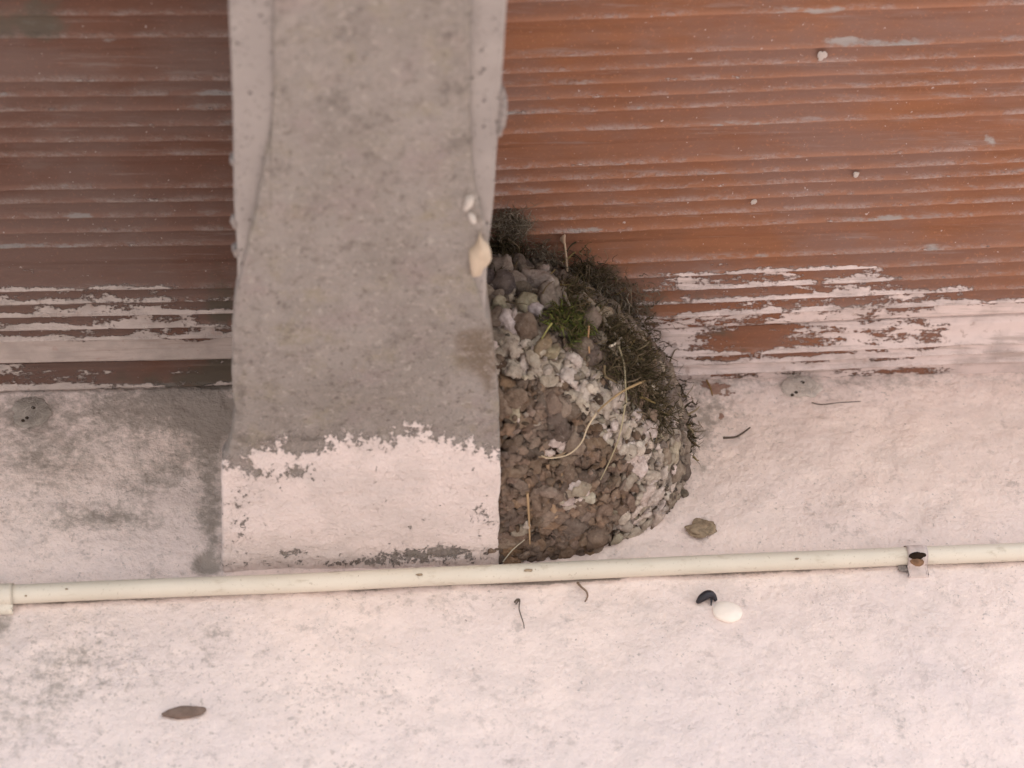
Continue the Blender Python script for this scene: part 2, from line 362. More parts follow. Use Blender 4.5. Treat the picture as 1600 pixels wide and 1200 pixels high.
# ------------------------------------------------------------------ ceiling of hollow clay blocks
def ceiling_block(name, x0, x1, y0, y1, rot, pivot, crests, grooves, mat, label, side, rest_period=None, zoff=0.0, edge=.0015):
    """ribbed slab. along u (x after rot), across v (y).  crests: list of world y (at pivot x) of rib crests."""
    us = np.concatenate([np.arange(x0, x1, .0045), [x1]])
    vs = np.concatenate([np.arange(y0, y1, .0008), [y1]])
    U, Vv = np.meshgrid(us, vs)
    prof = np.zeros_like(vs); cre = np.zeros_like(vs)
    cs = sorted(crests)                         # increasing y (towards the wall)
    for k, cy in enumerate(cs):
        prev = cs[k - 1] if k else cy - .0135
        wdt = min(cy - prev, .0125)
        q = (vs - (cy - wdt)) / wdt             # 0..1 climbing to the crest
        prof += np.where((q > 0) & (q <= 1), (q ** 2.2) * .0046, 0)
        q2 = (vs - cy) / .0034
        prof += np.where((q2 > 0) & (q2 < 1), (1 - q2) ** 1.6 * .0046, 0)
        cre = np.maximum(cre, np.exp(-((vs - cy + .0009) / .0019) ** 2))
    for gy in grooves: prof -= .0016 * np.exp(-((vs - gy) / .003) ** 2)
    wob = fbm(U, U * 0 + 1.3 + Vv * 6, .09, o=2, s=11) * .00015
    pr = np.interp((Vv + wob).ravel(), vs, prof).reshape(U.shape); cr = np.interp((Vv + wob).ravel(), vs, cre).reshape(U.shape)
    hgt = pr * (1 + .07 * fbm(U, Vv, .02, .3, o=3, s=17)) + fbm(U, Vv, .05, o=3, s=23) * .00012 + np.abs(fbm(U, Vv, .006, .0035, o=3, s=29)) * .0005 * (.3 + cr)
    ed = np.minimum(Vv - y0, y1 - Vv); hgt -= .0028 * sstep(.004, 0, ed)
    ca, sa = math.cos(rot), math.sin(rot)
    Xw = pivot[0] + (U - pivot[0]) * ca - (Vv - pivot[1]) * sa
    Yw = pivot[1] + (U - pivot[0]) * sa + (Vv - pivot[1]) * ca
    P = np.stack([Xw, Yw, np.full_like(Xw, ZC)], -1); px, py = pix(P)
    if side == 'R':
        yb = interp(px, [(780, 620), (980, 520), (1000, 450), (1040, 432), (1130, 425), (1380, 425), (1400, 455), (1600, 474), (2200, 480)])
        pf = .5 + (py - yb) * .010
        pf = np.where(py > yb, np.minimum(pf, .56), pf)
        pf += .22 * sstep(470, 497, py) - .10 * sstep(512, 516, py) * sstep(1040, 1200, px) + .5 * sstep(-60, 60, px - 1500) * sstep(470, 485, py)
        pf -= .14 * blob(px, py, 1130, 505, 80, 26) + .3 * blob(px, py, 1140, 545, 70, 16) + .25 * blob(px, py, 1030, 470, 60, 30)
        pf -= .25 * blob(px, py, 1180, 530, 60, 14)
        pf = np.where(py < 410, 0, pf)
        darken = .9 * blob(px, py, 800, 350, 40, 24) + .75 * blob(px, py, 930, 430, 60, 22) + .8 * blob(px, py, 990, 500, 50, 60) + .5 * blob(px, py, 1080, 455, 60, 14) + .45 * blob(px, py, 1120, 522, 80, 10)
        darken += .4 * blob(px, py, 1100, 560, 50, 40) + .55 * blob(px, py, 1460, 508, 40, 5) + .75 * sstep(574, 590, py) * (px > 1150) + .4 * blob(px, py, 1300, 545, 400, 3) + .5 * blob(px, py, 1350, 563, 300, 2.5)  # darker in thin lines along the grooves and towards the wall
        res = .9 * blob(px, py, 1280, 12, 90, 14) + .9 * blob(px, py, 1350, 62, 130, 9) + .8 * blob(px, py, 1170, 188, 90, 8) + .9 * blob(px, py, 1546, 218, 14, 9) + .6 * blob(px, py, 1450, 225, 20, 6) \
            + .8 * blob(px, py, 1455, 380, 22, 9) + .6 * blob(px, py, 1515, 328, 14, 6) + .5 * blob(px, py, 1520, 290, 12, 6)
        pf = np.maximum(pf, 0)
        cr = np.clip(cr + res * .0, 0, 1); gr2 = res
    else:
        yb = interp(px, [(-300, 470), (0, 464), (120, 458), (250, 462), (300, 485), (360, 520)])
        pf = .5 + (py - yb) * .006
        pf = np.where(py > yb, np.minimum(pf, .57), pf) + .45 * sstep(522, 540, py)
        pf = np.where(py > 568, .38 + .3 * blob(px, py, 60, 585, 90, 10) + .25 * blob(px, py, 60, 604, 120, 6), pf)
        pf = np.where(py < 415, 0, pf)
        darken = .55 * blob(px, py, 20, 10, 110, 45) + .5 * blob(px, py, 60, 40, 80, 30) + .6 * blob(px, py, 345, 480, 26, 30) + .25 * sstep(570, 576, py) + .5 * sstep(572, 600, py) * sstep(100, 300, px) + .4 * blob(px, py, 340, 420, 40, 160) + .7 * blob(px, py, 320, 562, 60, 5) + .4 * blob(px, py, 200, 562, 24, 8) + .7 * blob(px, py, 345, 570, 30, 25)
        gr2 = .7 * blob(px, py, 172, 62, 14, 8) + .7 * blob(px, py, 300, 172, 16, 12) + .5 * blob(px, py, 120, 162, 60, 6) + .6 * blob(px, py, 70, 35, 70, 14)
        pf = np.maximum(pf, 0)
    rs = np.random.default_rng(5 if side == 'R' else 6); gr2 = gr2 * .85
    for _ in range(46):
        cy = cs[rs.integers(len(cs))] - .0012; cu = rs.uniform(XJ1, XJ1 + .40) if side == 'R' else rs.uniform(XJ0 - .25, XJ0)
        gr2 = np.maximum(gr2, rs.uniform(.35, .8) * np.exp(-((U - cu) / rs.uniform(.006, .035)) ** 2 - ((Vv - cy) / rs.uniform(.0015, .0032)) ** 2))
    z = ZC + zoff - hgt
    A = np.stack([np.clip(cr, 0, 1), pf, darken], -1).reshape(-1, 3)
    V = np.stack([Xw, Yw, z], -1).reshape(-1, 3)
    A2 = np.stack([gr2, gr2, gr2], -1).reshape(-1, 3)
    f = grid_faces(*U.shape, flip=True)
    # body of the block above the ribbed face
    nr, nc = U.shape; idx = np.arange(nr * nc).reshape(nr, nc)
    loop = np.concatenate([idx[0, :-1], idx[:-1, -1], idx[-1, :0:-1], idx[:0:-1, 0]])
    top = V[loop].copy(); top[:, 2] = ZC + .10
    Vt = np.concatenate([V, top]); n0 = len(V); m = len(loop); j = np.arange(m); jn = (j + 1) % m
    fs = np.stack([loop[j], loop[jn], n0 + jn, n0 + j], -1)
    At = np.concatenate([A, A[loop]]); A2t = np.concatenate([A2, A2[loop]])
    o = mesh(name, Vt, np.concatenate([f, fs]), mat, attr={'m': At, 'r': A2t})
    tag(o, label, 'ceiling block', 'clay blocks of the ceiling'); return o

def yc(px_, py_): return float(on_z(np.array(float(px_)), np.array(float(py_)), ZC)[1])
XJ0 = float(on_z(np.array(362.), np.array(100.), ZJ)[0]); XJ1 = float(on_z(np.array(785.), np.array(100.), ZJ)[0])
# joist edges measured on its own underside plane
jl = on_z(np.array([358., 370.]), np.array([0., 400.]), ZJ); jr = on_z(np.array([793., 766.]), np.array([0., 370.]), ZJ)
XJ0 = float(jl[:, 0].mean()); XJ1 = float(jr[:, 0].mean())
print('joist', jl, jr, 'D', D, 'ZC', ZC, 'camx px', pix(np.array([0, 0, ZC])))

piv = on_z(np.array(1200.), np.array(300.), ZC)
pa = on_z(np.array(850.), np.array(355.), ZC); pb = on_z(np.array(1600.), np.array(324.), ZC)   # a groove seen running up to the right
ROT_R = math.atan2(pb[1] - pa[1], pb[0] - pa[0])
print('rot', math.degrees(ROT_R))
def ycr(y):   # crest y at pivot x for the rotated right hand blocks
    return yc(1200, y)
CR = [ycr(v) for v in (-62, -40, -18, 12, 70, 93, 114, 135, 157, 186, 241, 262, 282, 303, 324, 345, 396, 420, 441, 463, 484)]
k = CR[0]
while k > -.62:
    for s_ in (.013, .013, .013, .013, .013, .034): k -= s_; CR.append(k)
SEAM_R = yc(1200, 513)
# wall-side block on the right is seen with its lines turned less
ceiling_block('clay_block', XJ1 - .05, XJ1 + .62, -.60, SEAM_R - .0006, ROT_R, piv, CR, [ycr(218), ycr(30), ycr(372)], M_CLAY_R,
              'large orange ribbed clay block right of the beam, white paint smeared along its lower edge', 'R')
pv2 = on_z(np.array(1200.), np.array(513.), ZC)
pb2 = on_z(np.array(1600.), np.array(501.), ZC)
CR2 = [yc(1200, v) for v in (548, 562, 577)]
ceiling_block('clay_block', XJ1 - .05, XJ1 + .62, SEAM_R + .0006, .03, ROT_R * .8, pv2, CR2, [], M_CLAY_R,
              'narrow clay strip covered in white paint between the orange block and the wall', 'R', zoff=.0012)
pvl = on_z(np.array(200.), np.array(300.), ZC)
pal = on_z(np.array(0.), np.array(577.), ZC); pbl = on_z(np.array(350.), np.array(568.), ZC)
ROT_L = math.atan2(pbl[1] - pal[1], pbl[0] - pal[0]); print('rotL', math.degrees(ROT_L))
CL = [yc(200, v) for v in (-60, -38, -10, 17, 52, 120, 143, 166, 191, 214, 237, 288, 309, 333, 355, 378, 446, 466, 486, 506, 524)]
k = CL[0]
while k > -.62:
    for s_ in (.013, .013, .013, .013, .013, .034): k -= s_; CL.append(k)
SEAM_L = yc(200, 571)
ceiling_block('clay_block', XJ0 - .66, XJ0 + .05, -.60, SEAM_L - .0014, ROT_L * .5, pvl, CL, [yc(200, 75), yc(200, 260), yc(200, 415)], M_CLAY_L,
              'large ribbed clay block left of the beam, its brown darkened for shade', 'L')
ceiling_block('clay_block', XJ0 - .66, XJ0 + .05, SEAM_L + .0014, .03, ROT_L, on_z(np.array(200.), np.array(571.), ZC), [yc(200, 604)], [], M_CLAY_L,
              'narrow dusty clay strip between the darkened brown block and the wall', 'L', zoff=.003)

# ------------------------------------------------------------------ concrete beam: cast joist + mortar coat
beam = empty('concrete_beam', ((XJ0 + XJ1) / 2, -.3, ZB), 'grey concrete beam with a whitewashed end, running down the middle of the ceiling to the wall', 'beam')
def joist():
    # straight prism with a lightly worn arris, subdivided so its edge can wander a little
    ys = np.arange(-.62, .02, .004)
    sec = [(0, .25), (0, .02), (0, .001), (.0003, .0003), (.001, 0), (.02, 0)] + [(q_, 0) for q_ in np.linspace(.05, .95, 36)] + [(.98, 0), (1 - .001, 0), (1 - .0003, .0003), (1, .001), (1, .02), (1, .25)]
    rows = []
    x0, x1 = XJ0, XJ1
    for i, y in enumerate(ys):
        wl = float(fbm(np.array(y), np.array(0.), .05, o=3, s=2)) * .0006; wr = float(fbm(np.array(y), np.array(5.), .05, o=3, s=4)) * .0006
        r = []
        tq = (y - jl[0, 1]) / (jl[1, 1] - jl[0, 1]); x0 = jl[0, 0] + (jl[1, 0] - jl[0, 0]) * np.clip(tq, -1, 1.4)
        tq = (y - jr[0, 1]) / (jr[1, 1] - jr[0, 1]); x1 = jr[0, 0] + (jr[1, 0] - jr[0, 0]) * np.clip(tq, -1, 1.4)
        for (a, b) in sec:
            if a == 0 or a < .01: x = x0 + wl + a
            elif a > .99: x = x1 + wr - (1 - a)
            else: x = x0 + (x1 - x0) * a
            r.append((x, y, ZJ + b * 1.0))
        rows.append(r)
    V = np.array(rows).reshape(-1, 3)
    return mesh('cast_joist', V, grid_faces(len(ys), len(sec)), M_CAST, beam)
joist()
LE = [(-120, 428), (0, 428), (60, 425), (150, 427), (200, 422), (250, 415), (300, 403), (350, 394), (400, 383), (440, 372), (470, 367), (520, 363), (580, 362), (640, 366), (680, 362), (700, 356), (712, 348), (730, 346), (885, 347), (930, 347)]
RE = [(-120, 735), (0, 735), (150, 735), (250, 737), (280, 741), (310, 746), (350, 758), (375, 764), (402, 765), (425, 738), (445, 742), (480, 752), (510, 766), (560, 775), (620, 780), (700, 781), (760, 783), (790, 779), (885, 781), (930, 781)]
def mortar():
    pyv = np.concatenate([np.linspace(-420, -20, 60), np.arange(-18, 912, 1.9)])
    nc = 210
    rows = []; att = []
    # build rows by constant y in the beam's own plane; outline looked up from the picture row
    for q in pyv:
        y0 = float(on_z(np.array(570.), np.array(q), ZB)[1])
        if y0 > .004: y0 = .004
        l = interp(q, LE) + 1.6 * float(fbm(np.array(q), np.array(0.), 22, o=4, s=6)); r = interp(q, RE) + 1.5 * float(fbm(np.array(q), np.array(9.), 18, o=4, s=7))
        xl = float(on_z(np.array(l), np.array(q), ZB)[0]); xr = float(on_z(np.array(r), np.array(q), ZB)[0])
        xs = np.linspace(0, 1, nc); rows.append((y0, xl, xr))
        if y0 >= .004: break
    n = len(rows); rows = np.array(rows)
    Y = np.repeat(rows[:, :1], nc, 1); X = rows[:, 1:2] + (rows[:, 2:3] - rows[:, 1:2]) * np.linspace(0, 1, nc)[None]
    P = np.stack([X, Y, np.full_like(X, ZB)], -1); px, py = pix(P)
    h = fbm(X, Y, .07, o=3, s=41) * .0016 + fbm(X, Y, .014, o=4, s=43) * .0009
    ed = np.minimum(X - rows[:, 1:2], rows[:, 2:3] - X)
    h -= .0020 * (1 - np.sqrt(np.clip(1 - (1 - np.clip(ed / .0022, 0, 1)) ** 2, 0, 1)))
    yb = interp(px, [(340, 716), (400, 696), (440, 684), (480, 692), (530, 680), (600, 684), (650, 672), (700, 680), (745, 690), (785, 712)])
    pf = .5 + (py - yb) * .026; pf = np.where(pf > .5, .5 + (pf - .5) * .75, pf); pf = np.clip(pf, -.4, .98)
    pf -= .60 * blob(px, py, 388, 726, 36, 14, .4) + .52 * blob(px, py, 462, 735, 30, 15) + .3 * blob(px, py, 470, 700, 60, 10) + .2 * blob(px, py, 380, 780, 22, 40) - .15 * blob(px, py, 425, 715, 22, 10) + .45 * blob(px, py, 470, 700, 22, 8)
    pf -= .50 * blob(px, py, 640, 868, 90, 10, -.05) + .5 * blob(px, py, 700, 862, 50, 12) + .5 * blob(px, py, 455, 864, 30, 8) + .3 * blob(px, py, 500, 880, 200, 5) + .35 * blob(px, py, 755, 805, 22, 22) + .22 * blob(px, py, 372, 830, 16, 50)
    pf += .7 * blob(px, py, 648, 664, 22, 3) + .6 * blob(px, py, 632, 650, 1.6, 14) + .6 * blob(px, py, 580, 614, 4, 3) + .5 * blob(px, py, 590, 245, 6, 4)
    h += .0010 * sstep(.45, .6, pf)
    h += .0008 * blob(px, py, 580, 760, 160, 30) * fbm(X, Y, .03, .006, o=3, s=77)
    st = .95 * blob(px, py, 742, 545, 42, 44) + .5 * blob(px, py, 765, 590, 18, 50) + .25 * blob(px, py, 430, 620, 40, 50) + .3 * blob(px, py, 660, 870, 90, 10)
    darken = .35 * blob(px, py, 600, 120, 70, 60) + .6 * blob(px, py, 470, 690, 110, 12) + .3 * sstep(430, 640, py) * (py < 690) * .6 + .5 * blob(px, py, 375, 620, 16, 60) + .8 * blob(px, py, 423, 60, 3, 400) + .3 * blob(px, py, 690, 628, 12, 9)  # includes a painted shadow line along the coat's left edge
    # thin mud-coloured skin lines: cold joint across the coat
    V = np.stack([X, Y, ZB - h], -1)
    # sides up to the ceiling
    sl = V[:, :1].copy(); sr = V[:, -1:].copy()
    def up(s, dz): q = s.copy(); q[..., 2] = ZB + dz; return q
    def inn(s, dz):
        q = up(s, dz); q[..., 0] = np.maximum(q[..., 0], jl[1, 0] + .004); return q
    cols = [inn(sl, D + .05), inn(sl, .022), up(sl, .010), V, up(sr, .012), up(sr, .04), up(sr, D + .05)]
    G = np.concatenate(cols, 1)
    def padc(a): return np.concatenate([np.repeat(a[:, :1], 3, 1), a, np.repeat(a[:, -1:], 3, 1)], 1)
    A = np.stack([padc(np.maximum(pf, -.2)), padc(st), padc(darken)], -1).reshape(-1, 3)
    o = mesh('mortar_coat', G.reshape(-1, 3), grid_faces(G.shape[0], G.shape[1]), M_MORTAR, beam, attr={'m': A})
    o['label'] = 'rough grey mortar coat, its wall end painted white'
mortar()
def lump(cx, cy, cz, rx, ry, rz, seed, sub=3, amp=.3, fr=None):
    bm = bmesh.new(); bmesh.ops.create_icosphere(bm, subdivisions=sub, radius=1)
    V = np.array([v.co[:] for v in bm.verts]); f = np.array([[v.index for v in q.verts] for q in bm.faces]); bm.free()
    out = []
    for p in V:
        q = Vector(p) * 1.3 + Vector((seed * 3.1, seed * 1.7, seed * .9))
        out.append(p * (1 + amp * mnoise.noise(q) + amp * .5 * mnoise.noise(q * 2.4)))
    V = np.array(out) * np.array([rx, ry, rz])
    if fr is not None: V = V @ fr
    return V + np.array([cx, cy, cz]), f
# cream filler squeezed out at the right edge of the beam
def outline_patch(name, pts, z, th, mat, parent, seed, label=None, bulge=.002):
    """a thin irregular flake lying under a horizontal surface, outline given as points on it"""
    P = on_z(np.array([p[0] for p in pts], float), np.array([p[1] for p in pts], float), z)
    c = P.mean(0); n = len(P)
    P = smoothpath(np.concatenate([P, P[:1]]), 4)[:-1]; n = len(P)
    rings = []
    for s_, dz in ((1.0, .002), (1.0, -th * .3), (.93, -th * .8), (.7, -th - bulge * .6), (.35, -th - bulge), (.02, -th - bulge * 1.05)):
        q = c + (P - c) * s_; q = q.copy(); q[:, 2] = z + dz + fbm(q[:, 0], q[:, 1], .006, o=2, s=seed) * th * .3; rings.append(q)
    V = np.concatenate(rings); f = []
    for i in range(len(rings) - 1):
        for j in range(n): f.append((i * n + j, (i + 1) * n + j, (i + 1) * n + (j + 1) % n, i * n + (j + 1) % n))
    o = mesh(name, V, np.array(f), mat, parent)
    if label: o['label'] = label
    return o
M_FILL = plain('cream_filler', (.50, .40, .30), .7, .3, .15, 90, .0006)
M_PLAS = plain('white_plaster', (.52, .46, .41), .8, .2, .2, 120, .0006)
outline_patch('filler_patch', [(733, 392), (742, 384), (748, 372), (750, 362), (754, 376), (764, 386), (768, 402), (762, 412), (755, 416), (750, 428), (738, 430), (734, 412)], ZB - .0015, .003, M_FILL, beam, 3, 'cream filler patch on the right edge')
outline_patch('plaster_dab', [(728, 309), (738, 306), (740, 316), (734, 324), (726, 328), (724, 325)], ZB - .0005, .0015, M_PLAS, beam, 5)
outline_patch('plaster_dab', [(733, 332), (742, 336), (744, 346), (738, 347), (731, 338)], ZB - .0005, .0015, M_PLAS, beam, 6)

# mortar crust hanging on the right flank of the joist
def crust(parent):
    parts = []
    for k, (x, y, sx, sy) in enumerate([(786, 150, 4, 10), (789, 175, 6, 18), (786, 195, 5, 14), (784, 208, 4, 6)]):
        p = on_z(np.array(float(x)), np.array(float(y)), ZJ)
        parts.append(lump(p[0] - .001, p[1], p[2] + .003, sx * .00046, sy * .00058, .004, k + 20, 3, .5))
    V, f, _ = joinm(parts); mesh('mortar_crust', V, f, M_PLAS2, parent)
M_PLAS2 = plain('grey_crust', (.30, .26, .24), .9, .2, .4, 200, .001)
crust(beam)
def crust_left(parent):
    parts = []
    for k, (x, y, s_) in enumerate([(364, 255, 3), (366, 350, 4), (368, 395, 4), (362, 5, 3)]):
        p = on_z(np.array(float(x)), np.array(float(y)), ZJ)
        parts.append(lump(p[0], p[1], p[2] + .003, s_ * .0005, s_ * .0009, .004, k + 40, 3, .5))
    V, f, _ = joinm(parts); mesh('mortar_crust', V, f, M_PLAS2, parent)
crust_left(beam)

# ------------------------------------------------------------------ conduit
PR = .0061
M_PVC = plain('cream_pvc', (.76, .66, .50), .45, .45, .10, 25, 0)
t = NT('cream_pvc_dirty', .42, .45)
c = t.mix(t.rng(t.noise(14, 3), .35, .65), (.73, .665, .56), (.66, .60, .50))
c = t.mix(t.rng(t.noise(110, 5, .6, (.4, 1, 1)), .58, .74, 0, .6), c, (.42, .34, .24))
c = t.mix(t.rng(t.noise(420, 4, .7, off=9), .60, .70, 0, .6), c, (.40, .33, .24))
t.bump(t.noise(40, 2), .0004, .5); M_PVC = t.done(c)
pa_ = on_wall(np.array(-700.), np.array(929.6 + 700 * .0425), .0066); pb_ = on_wall(np.array(2300.), np.array(929.6 - 2300 * .0425), .0066)
cond = empty('conduit', pa_, 'cream plastic conduit pipe crossing the white wall below the beam and nest', 'pipe')
tt = np.linspace(0, 1, 240); Pp = pa_ + (pb_ - pa_) * tt[:, None]
Pp[:, 2] += fbm(tt * 10, tt * 0, 1.0, o=2, s=3) * .0007
V, f = tube(Pp, PR, 28); mesh('pipe', V, f, M_PVC, cond)
M_CLIPM = plain('painted_clip', (.68, .57, .53), .6, .3, .2, 150, .0005)
M_DARK = plain('dark_rust', (.03, .018, .012), .9, .1, .4, 300, .0005)
M_RUST = plain('rust_brown', (.30, .17, .10), .9, .1, .4, 300, .0005)
def clip(px_, mat, tabdown=.012):
    c0 = on_wall(np.array(float(px_)), np.array(929.6 - px_ * .0425), .0066)
    n = 20; w_ = .0068
    # band round the front of the pipe, closing onto the wall above and below with a tab
    prof = []
    for a in np.linspace(-100, 100, n): prof.append((-(PR + .0010) * math.cos(math.radians(a)), (PR + .0010) * math.sin(math.radians(a))))
    prof = [(.0066, -PR - tabdown), (.0035, -PR - tabdown), (.0022, -PR - .003)] + prof + [(.0045, PR + .0014), (.0066, PR + .0016)]
    V, f = [], []
    m = len(prof)
    for k, dx in enumerate((-w_ + .0012, -w_, -w_ * .6, 0, w_ * .6, w_, w_ - .0012)):
        s_ = .86 if k in (0, 6) else 1.0
        for (py_, pz) in prof: V.append((c0[0] + dx, c0[1] + py_ * s_, c0[2] + pz * (1 if s_ == 1 else .95)))
    for k in range(6):
        for j in range(m - 1): f.append((k * m + j, (k + 1) * m + j, (k + 1) * m + j + 1, k * m + j + 1))
    o = mesh('clip', V, np.array(f)[:, ::-1], mat, cond); return o, c0
cl, c0 = clip(1430, M_CLIPM, .008)
# nail head: rusty dish in a raised collar on the clip
def nail(c0, parent):
    P = on_wall(np.array(1434.), np.array(868.), .0066 + PR + .002)
    V, f = lump(P[0], P[1], P[2], .0052, .0016, .0030, 7, 3, .35); hd = mesh('nail_head', V, f, M_DARK, parent)
    P = on_wall(np.array(1433.), np.array(877.), .0066 + PR + .0013)
    V, f = lump(P[0], P[1] + .0006, P[2], .0040, .0014, .0034, 9, 3, .3); mesh('rust_stain', V, f, M_RUST, parent)
nail(c0, cl)
def dirt_lump(x, y, r):
    P = on_wall(np.array(float(x)), np.array(float(y)), .003); V, f = lump(P[0], P[1], P[2], r * 1.3, r * .7, r, 3, 3, .5); return V, f
V, f = dirt_lump(1412, 888, .0028); o = mesh('putty', V, f, M_PLAS2, cl)
cl2, c1 = clip(4, M_PVC, .0045)

parts = []
for k, (x, y, a, b) in enumerate([(797, 889, .0022, .0018), (816, 886, .0016, .0022), (826, 891, .0030, .0012), (836, 888, .0012, .0012), (655, 898, .0020, .0008), (560, 900, .0008, .0008), (40, 931, .0008, .0006), (104, 920, .0010, .0008), (1245, 873, .0012, .0006), (1018, 880, .0008, .0006)]):
    dy = (y - (929.6 - .0425 * x)) * .00045; rr_ = math.sqrt(max(1e-8, PR * PR - min(abs(dy) * .9, PR * .9) ** 2))
    Q = on_wall(np.array(float(x)), np.array(float(y)), .0066 + rr_ - .0002); parts.append(lump(Q[0], Q[1], Q[2], a, .0004, b, k + 70, 3, .6))
M_SPL = plain('mud_on_pipe', (.42, .32, .22), .95, .1, .4, 300, .0003)
for V, f in parts: mesh('mud_splash', V, f, M_SPL, cond)

# ------------------------------------------------------------------ the nest
rng = np.random.default_rng(7); random.seed(7)
XB = float(on_z(np.array(781.), np.array(700.), ZB)[0])        # right flank of the beam at the nest
cz = ZC - .060
NC = np.array([XB - .004, 0, cz])
O_side = [(-10, .130), (0, .136), (15, .140), (30, .134), (45, .124), (60, .116), (75, .112), (90, .110)]
ZN_BOT = float(on_wall(np.array(800.), np.array(876.))[2])
RZ = cz - ZN_BOT
ZN_TOP = ZC - .012
def shell(theta, phi):
    """theta 0 along the wall .. 90 along the beam, phi -90 bottom .. 0 rim .. up to 40"""
    rx, ry = .138, .150
    ct, st = np.cos(theta), np.sin(theta)
    cp, sp = np.cos(phi), np.sin(phi)
    e = .86
    cpp = np.clip(1 - np.abs(sp) ** 3.2, 0, 1) ** .42
    z = np.where(sp < 0, sp * RZ, sp * .060)
    # the cup narrows upward only a little
    rad = np.where(sp < 0, cpp, 1 - .22 * (sp ** 2))
    lob = 1 + .035 * np.sin(theta * 3.1 + 1) * np.cos(phi * 2)
    return np.stack([NC[0] + rx * rad * ct * lob, NC[1] - ry * rad * st * lob, NC[2] + z + 0 * ct], -1)
nest = empty('bird_nest', (NC[0], NC[1], ZN_BOT), "mud bird's nest of brown and pale pellets in the corner right of the beam", 'nest')
BR = [(.28, .20, .145), (.31, .228, .168), (.23, .168, .125), (.34, .255, .195), (.29, .218, .17), (.33, .225, .15), (.19, .145, .115)]
GY = [(.42, .35, .285), (.35, .29, .235), (.28, .23, .19), (.48, .41, .34), (.24, .195, .17)]
PA = [(.70, .61, .51), (.84, .73, .66), (.60, .53, .41), (.52, .45, .34), (.85, .72, .67), (.45, .38, .30)]
def zone(px_, py_):
    """which colour family the pellet at this picture place has"""
    # pale band running from beside the beam down to the right
    bx = np.array([785, 840, 900, 950, 1000, 1020, 1010, 990]); by = np.array([555, 560, 590, 640, 700, 760, 800, 830])
    d = np.min(np.hypot(bx - px_, by - py_)); 
    for i in range(len(bx) - 1):
        a = np.array([bx[i], by[i]], float); b = np.array([bx[i + 1], by[i + 1]], float); p = np.array([px_, py_], float)
        u = np.clip(np.dot(p - a, b - a) / np.dot(b - a, b - a), 0, 1); d = min(d, np.linalg.norm(p - (a + (b - a) * u)))
    return d
# inner body
th = np.linspace(math.radians(-8), math.radians(98), 120); ph = np.linspace(math.radians(-90), math.radians(62), 130)
TH, PH = np.meshgrid(th, ph); S = shell(TH, PH)
N_ = (S - NC); N_ /= np.linalg.norm(N_, axis=-1)[..., None] + 1e-9
hd = fbm(TH * .12, PH * .12, .012, o=4, s=51) * .0028
S2 = S + N_ * (hd * 1.2 - .0032)[..., None]
S2[..., 2] = np.minimum(S2[..., 2], ZC + .002)
cc = np.broadcast_to(np.array([.15, .10, .072]), S2.shape).reshape(-1, 3) * (1 + .25 * fbm(TH * .12, PH * .12, .02, o=3, s=5)).reshape(-1, 1)
mesh('mud_shell', S2.reshape(-1, 3), grid_faces(*TH.shape, flip=False), M_MUD, nest, attr={'c': cc})
# pellets: dart throwing over the shell
bm = bmesh.new(); bmesh.ops.create_icosphere(bm, subdivisions=3, radius=1)
IV = np.array([v.co[:] for v in bm.verts]); IF = np.array([[v.index for v in q.verts] for q in bm.faces]); bm.free()
def pellet(P, n, r, flat, seed, el=1.0, amp=.28, tdir=None):
    n = n / np.linalg.norm(n); a = np.cross(n, [0.3, .1, 1.0] if tdir is None else tdir); a /= np.linalg.norm(a) + 1e-9; b = np.cross(n, a)
    ang = random.uniform(0, math.pi) if tdir is None else random.uniform(-.4, .4); a, b = a * math.cos(ang) + b * math.sin(ang), -a * math.sin(ang) + b * math.cos(ang)
    L = IV
    ks = rng.normal(size=(7, 3)) * 1.6; phs = rng.uniform(0, 6.28, 7)
    d = np.sin(L @ ks.T + phs).mean(1) * 3.0 * amp
    ks = rng.normal(size=(9, 3)) * 4.5; phs = rng.uniform(0, 6.28, 9); d += np.sin(L @ ks.T + phs).mean(1) * 1.7 * amp
    ks = rng.normal(size=(9, 3)) * 9; phs = rng.uniform(0, 6.28, 9); d += np.sin(L @ ks.T + phs).mean(1) * .9 * amp
    pl = rng.normal(size=(11, 3)); pl /= np.linalg.norm(pl, axis=1)[:, None]; dd = rng.uniform(.62, .95, 11)
    q = (np.clip(L @ pl.T, .02, None) / dd); rr_ = 1.0 / (np.sum(q ** 9, 1) ** (1 / 9.0)); rr_ = np.minimum(rr_, 1.15)
    L = L * (rr_ * (1 + d * .75))[:, None] * 1.12
    return P + r * (L[:, :1] * a * el + L[:, 1:2] * b + L[:, 2:3] * n * flat)
pts = []
def try_add(P, n, r, lst, k=.80):
    for (Q, _, rq) in lst[-2000:]:
        if np.linalg.norm(P - Q) < (r + rq) * k: return False
    lst.append((P, n, r)); return True
tries = 0
while tries < 26000 and len(pts) < 1500:
    tries += 1
    tH = random.uniform(math.radians(-2), math.radians(92)); s_ = random.uniform(-1, .95) if random.random() < .72 else random.uniform(-.999, -.9); pH = math.asin(s_)
    P = shell(np.array(tH), np.array(pH)); P1 = shell(np.array(tH + .01), np.array(pH)); P2 = shell(np.array(tH), np.array(pH + .01))
    n = np.cross(P1 - P, P2 - P); n /= np.linalg.norm(n) + 1e-9
    if np.dot(n, P - NC) < 0: n = -n
    if P[2] > ZC - .006: continue
    if s_ > .55 and random.random() < .4: continue
    r = random.choice([.0028, .0033, .0038, .0044, .0050, .0060])
    if tries > 11000: r *= .62
    try_add(P, n, r, pts, .60)
brown, pale = [], []
